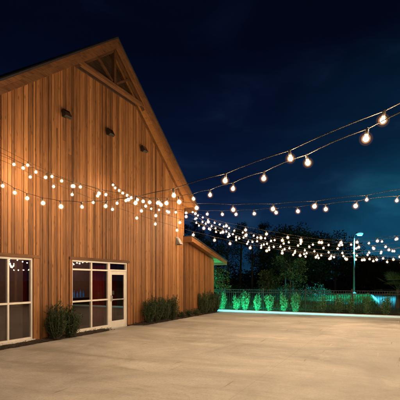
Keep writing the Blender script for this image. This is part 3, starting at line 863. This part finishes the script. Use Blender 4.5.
def tree_parts(seed, h, kind):
    rg = random.Random(seed)
    if kind == 'pine':
        rx, rz, cz = h*0.19, h*0.26, h*0.74
        cr, cs = crown_mesh(seed, rx, rz, 30, 90, 0.32, 0.07, True)
    elif kind == 'bare':
        rx, rz, cz = h*0.24, h*0.27, h*0.72
        cr, cs = crown_mesh(seed, rx, rz, 26, 46, 0.24, 0.10)
    else:
        rx, rz, cz = h*0.36, h*0.36, h*0.62
        cr, cs = crown_mesh(seed, rx, rz, 44, 170, 0.27, 0.14)
    for i, v in enumerate(cr.v): cr.v[i] = (v[0], v[1], v[2]+cz)
    tr = MB()
    lean = rg.uniform(-0.03, 0.03)*h
    top = Vector((lean, rg.uniform(-.2, .2), h*(0.95 if kind != 'oak' else 0.7)))
    r0 = h*0.017
    tr.tube([(0, 0, -0.1), (lean*0.2, 0, h*0.25), (lean*0.6, 0.05, h*0.55), top], [r0*1.25, r0, r0*0.7, r0*0.15], 7)
    br = rg.sample(cs, min(len(cs), 14 if kind != 'pine' else 8))
    for c in br:
        c = c + Vector((0, 0, cz)); z = max(h*0.22, min(h*0.85, c.z - abs(c.x)*0.7 - 0.4))
        f = z/top.z; s = Vector((lean*f*0.9, 0, z))
        md = (s+c)/2 + Vector((rg.uniform(-.2, .2), rg.uniform(-.2, .2), -0.12))
        tr.tube([s, md, c], [r0*0.4, r0*0.25, r0*0.06], 5)
        if kind == 'bare':
            for q in range(3):
                v = rvec(rg)*h*0.1; v.z = abs(v.z)
                tr.tube([md, md+v*0.6+Vector((0,0,.1)), md+v*1.3], [r0*0.18, r0*0.1, r0*0.03], 4)
    return cr, tr
LM = {'pine': 'leaf_pine', 'bare': 'leaf_oak', 'oak': 'leaf_oak'}
def place_px(x, Z): return Vector(((x-200)/F*Z, Z, 0))
trees = [
 ('pine', 196, 52, 222, 'tall thin pine directly behind the barn wing roof'),
 ('bare', 207, 44, 231, 'sparse thin tree rising just right of the barn roof corner'),
 ('pine', 218, 50, 226, 'slim pine against blue sky, second right of the barn'),
 ('bare', 229, 46, 236, 'sparse tree with blue sky between its trunks above the lit shrubs'),
 ('pine', 240, 52, 222, 'tall slim pine left of the broad trees'),
 ('bare', 252, 47, 230, 'sparse tree standing in front of the pines, mid left of the tree line'),
 ('pine', 264, 55, 222, 'tall pine next to the broad dark trees'),
 ('oak', 277, 50, 229, 'broad dark tree at the middle of the tree line'),
 ('oak', 293, 46, 226, 'tallest broad dark tree in the tree line'),
 ('oak', 306, 56, 236, 'dark tree filling the dip right of the tallest crown'),
 ('oak', 320, 50, 233, 'dark rounded tree left of the street lamp, the nearer one'),
 ('oak', 335, 54, 231, 'dark rounded tree touching the street lamp pole on its left'),
 ('oak', 350, 66, 258, 'low dark tree straight behind the street lamp pole'),
 ('oak', 362, 62, 257, 'low dark tree first right of the street lamp'),
 ('oak', 375, 58, 256, 'low dark tree second right of the street lamp'),
 ('oak', 388, 64, 259, 'low dark tree third right of the street lamp'),
 ('oak', 401, 56, 257, 'low dark tree at the right edge of the tree line'),
 ('bare', 285, 40, 242, 'thin leafy tree in front of the tallest broad tree'),
 ('pine', 183, 56, 224, 'pine mostly hidden behind the barn')]
for i, (kind, x, Z, ty, lb) in enumerate(trees):
    h = EYE + (HZ-ty)/F*Z
    e = empty({'pine': 'pine_tree', 'bare': 'thin_tree', 'oak': 'broadleaf_tree'}[kind], place_px(x, Z), 0, lb, 'tree', 'trees beyond the fence')
    cr, tr = tree_parts(100+i*7, h, kind)
    cr.build('crown', M[LM[kind]], e); tr.build('trunk', M['bark'], e, smooth=True)
# young trees close behind the fence
for x, Z, ty, lb in ((290, 27.5, 252, 'young leafy tree behind the fence, faintly green lit, below the lights'), (219, 25.6, 266, 'small bushy tree peeking out behind the wing corner'), (268, 30, 268, 'small leafy tree behind the fifth lit shrub')):
    h = EYE + (HZ-ty)/F*Z
    rg = random.Random(int(x))
    cr, cs = crown_mesh(int(x)+3, h*0.27, h*0.36, 26, 60, 0.16, 0.07)
    for i, v in enumerate(cr.v): cr.v[i] = (v[0], v[1], v[2]+h*0.62)
    tr = MB(); tr.tube([(0, 0, -.05), (0.03, 0, h*0.4), (0, 0.02, h*0.9)], [0.045, 0.035, 0.01], 7)
    for c in rg.sample(cs, 10):
        c = c + Vector((0, 0, h*0.62)); s = Vector((0.02, 0, max(h*0.25, c.z-0.5)))
        tr.tube([s, (s+c)/2+Vector((0,0,-.05)), c], [0.018, 0.012, 0.004], 5)
    e = empty('young_tree', place_px(x, Z), 0, lb, 'tree', 'young trees behind the fence')
    cr.build('crown', M['leaf_near'], e); tr.build('trunk', M['bark'], e, smooth=True)
# fan palm at the right edge
def palm(loc, label, seed):
    rg = random.Random(seed); e = empty('fan_palm', loc, 0, label, 'palm')
    tr = MB(); tr.tube([(0, 0, -.05), (0.02, 0, 0.6), (0, 0, 1.15)], [0.16, 0.13, 0.11], 9); tr.build('trunk', M['bark'], e)
    fr = MB()
    for k in range(22):
        a = rg.uniform(0, 6.28); el = rg.uniform(-0.3, 1.2)
        d = Vector((math.cos(a)*math.cos(el), math.sin(a)*math.cos(el), math.sin(el)))
        p = Vector((0, 0, 1.1)); q = p + d*rg.uniform(0.7, 1.0)
        fr.tube([p, q], [0.012, 0.008], 4, tone=0.4)
        s = d.cross(Vector((0, 0, 1))).normalized(); u2 = s.cross(d)
        for j in range(17):
            b = -1.35 + 2.7*j/16
            dd = d*math.cos(b) + s*math.sin(b) - Vector((0, 0, 0.18))
            leaf(fr, q, dd, u2, rg.uniform(0.5, 0.7), 0.05, rg.random())
    fr.build('fronds', M['leaf_near'], e)
palm(place_px(398, 25), 'fan palm beyond the fence at the right edge of view', 4)
# undergrowth and the far wood
def wood_mass():
    rg = random.Random(77); m = MB()
    for c in range(620):
        X = rg.uniform(-22, 75); Z = rg.uniform(60, 82)
        hh = rg.uniform(1.0, 5.0) if X > 2 else rg.uniform(0.5, 3.4)
        p = Vector((X, Z, hh*rg.uniform(0.1, 1.0)))
        tn = rg.random()
        for j in range(60):
            q = rvec(rg)*1.25
            leaf(m, p+Vector((q.x*1.4, q.y, q.z*0.85)), rvec(rg), rvec(rg), rg.uniform(0.3, 0.7), rg.uniform(0.15, 0.35), min(1, tn*0.6+rg.uniform(0, 0.4)))
    o = m.build('far_wood', M['leaf_oak']); tag(o, kind='stuff')
    o['label'] = 'dark far wood and undergrowth behind the trees'
wood_mass()
def under():
    rg = random.Random(5); m = MB()
    for c in range(150):
        X = rg.uniform(-2, 22); Z = rg.uniform(36, 46) 
        if X > 0.30*Z+1: continue
        hh = rg.uniform(0.3, 1.5)
        p = Vector((X, Z, hh*0.5)); tn = rg.random()
        for j in range(120):
            q = rvec(rg)
            leaf(m, p+Vector((q.x*0.9, q.y*0.9, q.z*hh*0.6)), rvec(rg)+Vector((0,0,.4)), rvec(rg), rg.uniform(0.10, 0.24), rg.uniform(0.04, 0.09), min(1, tn*0.6+rg.uniform(0, 0.4)))
    o = m.build('undergrowth', M['leaf_oak']); tag(o, kind='stuff'); o['label'] = 'low undergrowth at the foot of the trees'
under()
def grass():
    rg = random.Random(9); m = MB()
    for c in range(14000):
        k = rg.uniform(-2, 17); t = T_EDGE + 1.8 + 12*(rg.random()**1.6)
        p = W(t, k, -0.03)
        if (p.x-11.5)*22.8 - (p.y-25.2)*9.0 > -4: continue
        d = Vector((rg.uniform(-.4, .4), rg.uniform(-.4, .4), 1))
        leaf(m, p, d, rvec(rg), rg.uniform(0.08, 0.2), 0.02, rg.random())
    for c in range(26000):
        X = rg.uniform(2, 22); Z = rg.uniform(24, 47)
        if (X-11.5)*22.8 - (Z-25.2)*9.0 > -6: continue
        d = Vector((rg.uniform(-.5, .5), rg.uniform(-.5, .5), 1))
        k_ = 1.0 + 0.9*math.sin(X*0.9+math.sin(Z*0.5)*2)*math.sin(Z*0.7)
        if k_ < 0.45: continue
        leaf(m, Vector((X, Z, -0.03)), d, rvec(rg), rg.uniform(0.10, 0.24)*k_, 0.04, rg.random())
    o = m.build('grass', M['blade']); tag(o, kind='stuff'); o['label'] = 'rough lawn grass behind the iron fence'
grass()

# ---------------------------------------------------------------- string lights
def bulb_meshes(core_r, shell_r, drop):
    c = MB(); 
    prof = []
    n = 5
    for i in range(n+1):
        a = -math.pi/2 + math.pi*i/n
        prof.append((max(0.0015, core_r*math.cos(a)), core_r*math.sin(a) - drop))
    c.lathe(prof, 8); c.smooth = True
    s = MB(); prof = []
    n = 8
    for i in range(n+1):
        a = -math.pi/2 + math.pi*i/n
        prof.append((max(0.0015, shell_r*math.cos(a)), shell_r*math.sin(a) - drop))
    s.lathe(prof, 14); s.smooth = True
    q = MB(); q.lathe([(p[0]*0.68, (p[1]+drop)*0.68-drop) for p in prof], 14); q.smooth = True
    k = MB(); k.lathe([(0.010, -drop+core_r*0.9), (0.013, -drop+core_r*0.9+0.012), (0.011, -0.004), (0.005, 0.010)], 8); k.smooth = True
    return c, s, k, q
PROTO = {}
for key, cr_, sr_, dr_ in (('small', 0.019, 0.046, 0.07), ('large', 0.030, 0.066, 0.09)):
    c, s, k, q = bulb_meshes(cr_, sr_, dr_)
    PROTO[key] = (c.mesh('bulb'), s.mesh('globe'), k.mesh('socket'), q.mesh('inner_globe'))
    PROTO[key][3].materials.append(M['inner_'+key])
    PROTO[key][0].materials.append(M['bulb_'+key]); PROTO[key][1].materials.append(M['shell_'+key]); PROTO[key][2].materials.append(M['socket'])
FIRST = {}
def strand(label, p0, p1, px, d, size, phase=0.5, seed=0, bare=0.3, start=0.5):
    """p0, p1: plan end points (x, y); px: sightings (x, row) along it, fitted by a sagging parabola"""
    p0 = Vector(p0); p1 = Vector(p1); L = (p1-p0).length; dr = (p1-p0)/L
    ss = []; hs = []
    for (x, y) in px:
        q = (x-200)/F
        # X = q*Z along the line: p0.x + s dr.x = q (p0.y + s dr.y)
        s = (q*p0.y - p0.x)/(dr.x - q*dr.y)
        Z = p0.y + s*dr.y
        ss.append(s); hs.append(EYE + (HZ-y)/F*Z + (0.07 if size == 'small' else 0.09))
    co = np.polyfit(ss, hs, 2)
    hf = lambda s: float(np.polyval(co, s))
    if hf(L) > 6.5 or co[0] < 0.004: print('STRAND ODD', label, co)
    print('STRAND', label, 'L %.1f h0 %.2f h1 %.2f min %.2f' % (L, hf(0), hf(L), min(hf(L*i/40) for i in range(41))))
    rg = random.Random(seed)
    e = empty('string_light', (p0.x, p0.y, hf(0)), 0, label, 'string light', 'festoon string lights over the patio')
    o3 = Vector((p0.x, p0.y, hf(0)))
    n = int(L/d)
    ph0 = (ss[-1] % d) if size == 'small' else phase*d
    pos = [ph0+i*d for i in range(n+1) if start < ph0+i*d < L-bare]
    pos = [s + rg.uniform(-0.09, 0.09)*(0.35 if size == 'small' else 1) for s in pos]
    def P(s): return Vector((p0.x+dr.x*s, p0.y+dr.y*s, hf(s)))
    # cable: small sag between the bulbs
    pts = []
    ks = sorted([0.0, L] + pos)
    for a, b in zip(ks[:-1], ks[1:]):
        for j in range(4):
            f = j/4.0
            pts.append(P(a+(b-a)*f) + Vector((0, 0, 0.05*f*(1-f)*(b-a)*1.6)) - o3)
    pts.append(P(L)-o3)
    c = MB(); c.tube(pts, 0.0040 if size == 'small' else 0.0034, 5); c.build('cable', M['cable'], e, smooth=True)
    for s in pos:
        me = PROTO['large' if P(s).y > 6.3 else size]
        ob = bpy.data.objects.new('bulb', me[0]); COL.objects.link(ob); ob.parent = e; ob.location = P(s) - o3
        ob.rotation_euler = (rg.uniform(-0.25, 0.25), rg.uniform(-0.25, 0.25), rg.uniform(0, 6))
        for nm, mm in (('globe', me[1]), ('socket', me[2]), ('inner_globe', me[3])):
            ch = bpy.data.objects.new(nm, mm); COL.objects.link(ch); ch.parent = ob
    return e, P(0), P(L)
def PW(t, o=0.09):
    p = W(t, o); return (p.x, p.y)
P1, P2 = (11.6, 14.6), (13.4, 12.2)
ENDS = []
S = strand
S('near string of bulbs crossing from the left wall end to the top right corner', (-5.36, 9.9), (5.33, -1.65), [(2.5,184),(20.5,196),(52,204),(97,206.5),(133,205),(166,193.5),(223,182.5),(290,160.5),(382,122)], 0.75, 'small', 0.5, 1)
S('string of bulbs from mid gable wall, second from the top at the right edge', PW(11.4, 0.05), (4.65, -6.9), [(108,180.5),(117,187),(127,193),(135,199),(149,202.5),(176,203),(203,198.5),(221,194.5),(239,186),(272,177),(309.5,160.5),(367,136)], 0.70, 'small', 0.4, 2, 0.3, 0.1)
S('nearly level string of bulbs above the tree line, the lower of two', PW(13.5), (7.65, -2.6), [(142,206),(174,212.5),(203,213),(224.5,213),(244.5,213),(292,211),(319.5,209),(355,205.5),(397,200.5)], 0.75, 'small', 0.5, 3, 0.3, 0.3)
S('nearly level string of bulbs above the tree line, the upper of two', (-5.3, 10.0), (9.4, 3.1), [(3,156),(42.5,176),(94,194),(127,200),(160,203),(230.5,205.5),(272,206),(317,205),(366.5,203)], 0.75, 'small', 0.3, 4)
S('string of bulbs slanting down across the gable wall, above the lowest one', (-5.25, 10.1), P2, [(26,165),(72,186),(118,202.5),(165,218),(188,224),(236,235),(301,243),(364,241.5),(396,239)], 0.56, 'large', 0.5, 5, 2.6)
S('lowest string of bulbs slanting down across the gable wall and sagging over the fence', (-5.15, 10.3), P1, [(19,171),(41,181),(84,201),(132,216),(158,225),(212,239),(236,247),(300,253),(360,260),(395,260)], 0.56, 'large', 0.2, 6, 2.6)
S('string of bulbs slanting across the gable wall, the upper of the three slanting ones', (-5.3, 10.05), (13.1, 13.55), [(9,162.5),(26,169.5),(42.5,176),(64,182),(83,188),(108,194),(127,198),(174,212.5),(203,219),(226,227),(247,232),(320,246),(390,248)], 0.56, 'large', 0.1, 7, 2.6, 0.3)
CW = PW(16.75)
S('string of bulbs from the barn corner with the deepest sag', CW, P2, [(188,216),(220,238),(260,248),(300,253.5),(340,258),(395,259)], 0.5, 'large', 0.5, 8, 2.6)
S('string of bulbs from the barn corner, third highest of the cluster', CW, P1, [(190,214),(212,228),(250,242),(290,252),(340,256),(392,252)], 0.5, 'large', 0.35, 9, 2.6)
S('string of bulbs from the barn corner, highest of the cluster against the trees', PW(16.6), (13.0, 13.6), [(190,211),(215,224),(250,234),(300,243),(350,246),(390,240)], 0.52, 'large', 0.6, 10, 2.6)
S('string of bulbs from the barn corner, second highest of the cluster against the trees', PW(16.5), (12.4, 10.4), [(193,212),(229,230),(272,241),(331,247),(369,249),(395,246)], 0.55, 'large', 0.2, 11, 2.6)
S('string of bulbs from the barn corner, second lowest of the cluster', PW(16.8), (13.2, 12.6), [(188,223),(204,226),(235,238),(278,247),(325,257),(353,260),(385,261)], 0.5, 'large', 0.7, 21, 2.6)
S('string of bulbs from the barn corner, fourth highest of the cluster', PW(16.65), (12.2, 13.9), [(195,217),(217,230),(246,240),(290,248),(334,250),(371,253),(395,252)], 0.5, 'large', 0.15, 22, 2.6)
def span(label, a, b, d, size, seed):
    """a strand added between two poles outside the view to light the patio; a, b: (x, y, h)"""
    px = []
    for f in (0.0, 0.5, 1.0):
        x = a[0]+(b[0]-a[0])*f; y = a[1]+(b[1]-a[1])*f; h = a[2]+(b[2]-a[2])*f - (0.45 if f == 0.5 else 0)
        px.append((200+F*x/y, HZ-(h-EYE)*F/y))
    return strand(label, a[:2], b[:2], px, d, size, 0.5, seed)
span('added unseen string of bulbs between the right hand poles, the outer one', (13.4, 12.2, 5.2), (9.45, 3.1, 5.2), 0.62, 'large', 12)  # both strands are added out of view to brighten the ground
span('added unseen string of bulbs between the far right pole and the pole beside the camera', (11.6, 14.6, 5.1), (9.4, 3.05, 5.1), 0.62, 'large', 13)
for k, (x, y, hh, lb) in enumerate(((P1[0]+0.05, P1[1]+0.05, 5.2, 'timber light pole at the far right of the patio'), (P2[0]+0.05, P2[1], 5.3, 'timber light pole right of the patio, nearer one'), (13.05, 13.66, 4.6, 'timber light pole between the two others on the right'), (12.47, 10.4, 4.8, 'timber light pole closest along the right side of the patio'), (9.48, 3.06, 5.3, 'timber light pole beside the camera on the right'))):
    e = empty('light_pole', (x, y, 0), 0, lb, 'pole', 'timber poles holding the string lights')
    m = MB(); m.box(-0.06, 0.06, -0.06, 0.06, 0.2, hh+0.15, 0.5); m.build('post', M['post'], e, bevel=0.01)
    m = MB(); m.lathe([(0.3, 0), (0.3, 0.3), (0.27, 0.34)], 16); m.build('planter_base', M['kerb'], e)

# ---------------------------------------------------------------- world, moonlight, camera
wd = bpy.data.worlds.new('World'); sc.world = wd; wd.use_nodes = True
nt = wd.node_tree; bg = nt.nodes['Background']
tc = nt.nodes.new('ShaderNodeTexCoord')
sep = nd(nt, 'ShaderNodeSeparateXYZ'); nt.links.new(tc.outputs['Generated'], sep.inputs[0])
el = ramp(nt, [(0.0, (0.0050, 0.030, 0.060)), (0.06, (0.0045, 0.027, 0.070)), (0.16, (0.0036, 0.0135, 0.047)), (0.32, (0.0020, 0.0062, 0.025)), (0.50, (0.0009, 0.0025, 0.0105)), (0.7, (0.0006, 0.0015, 0.006))])
nt.links.new(sep.outputs['Z'], el.inputs[0])
# town glow towards the right of the horizon
dotn = nd(nt, 'ShaderNodeVectorMath', operation='DOT_PRODUCT'); dv = Vector((0.50, 0.86, 0.06)).normalized(); dotn.inputs[1].default_value = dv
nt.links.new(tc.outputs['Generated'], dotn.inputs[0])
gr = ramp(nt, [(0.88, (0, 0, 0)), (0.96, (0.0005, 0.008, 0.014)), (1.0, (0.001, 0.042, 0.065))]); gr.color_ramp.interpolation = 'EASE'
nt.links.new(dotn.outputs['Value'], gr.inputs[0])
c = mixc(nt, 1.0, el.outputs[0], gr.outputs[0], 'ADD')
# faint clouds
mp = nd(nt, 'ShaderNodeMapping'); mp.inputs['Scale'].default_value = (2.2, 2.2, 6.0); nt.links.new(tc.outputs['Generated'], mp.inputs[0])
cl = noise(nt, mp.outputs[0], 1.6, 6, 0.55, 0.4)
cr_ = ramp(nt, [(0.42, (0.75, 0.78, 0.82)), (0.55, (1, 1, 1)), (0.70, (2.5, 1.9, 1.6))]); nt.links.new(cl, cr_.inputs[0])
c = mixc(nt, 1.0, c, cr_.outputs[0], 'MULTIPLY')
sky = nt.nodes.new('ShaderNodeTexSky'); sky.sky_type = 'NISHITA'; sky.sun_disc = False
sky.sun_elevation = R(-9); sky.sun_rotation = R(30)
skm = mixc(nt, 1.0, sky.outputs[0], (0.05, 0.05, 0.05), 'MULTIPLY')
c = mixc(nt, 1.0, c, skm, 'ADD')
nt.links.new(c, bg.inputs['Color']); bg.inputs['Strength'].default_value = 1.0

sun = bpy.data.lights.new('moon', 'SUN'); sun.energy = 0.015; sun.angle = R(0.5); sun.color = (0.75, 0.85, 1.0)
so = bpy.data.objects.new('moon', sun); COL.objects.link(so); so.rotation_euler = (R(35), 0, R(150))

cam = bpy.data.cameras.new('camera'); co = bpy.data.objects.new('camera', cam); COL.objects.link(co)
co.location = (0, 0, EYE); co.rotation_euler = (R(90), 0, 0)
cam.sensor_width = 36; cam.lens = 36*F/400; cam.shift_y = (HZ-200)/400
cam.clip_start = 0.05; cam.clip_end = 2000
sc.camera = co
sc.view_settings.view_transform = 'Standard'; sc.view_settings.look = 'None'
sc.view_settings.exposure = 0.0; sc.view_settings.gamma = 1.0; sc.view_settings.use_curve_mapping = False
sc.render.engine = 'CYCLES'
cy = sc.cycles
cy.use_denoising = True; cy.max_bounces = 6; cy.diffuse_bounces = 3; cy.glossy_bounces = 3; cy.transparent_max_bounces = 24
cy.sample_clamp_indirect = 4.0; cy.caustics_reflective = False; cy.caustics_refractive = False
cy.use_light_tree = True; cy.use_adaptive_sampling = True; cy.adaptive_threshold = 0.02
cy.filter_width = 1.6
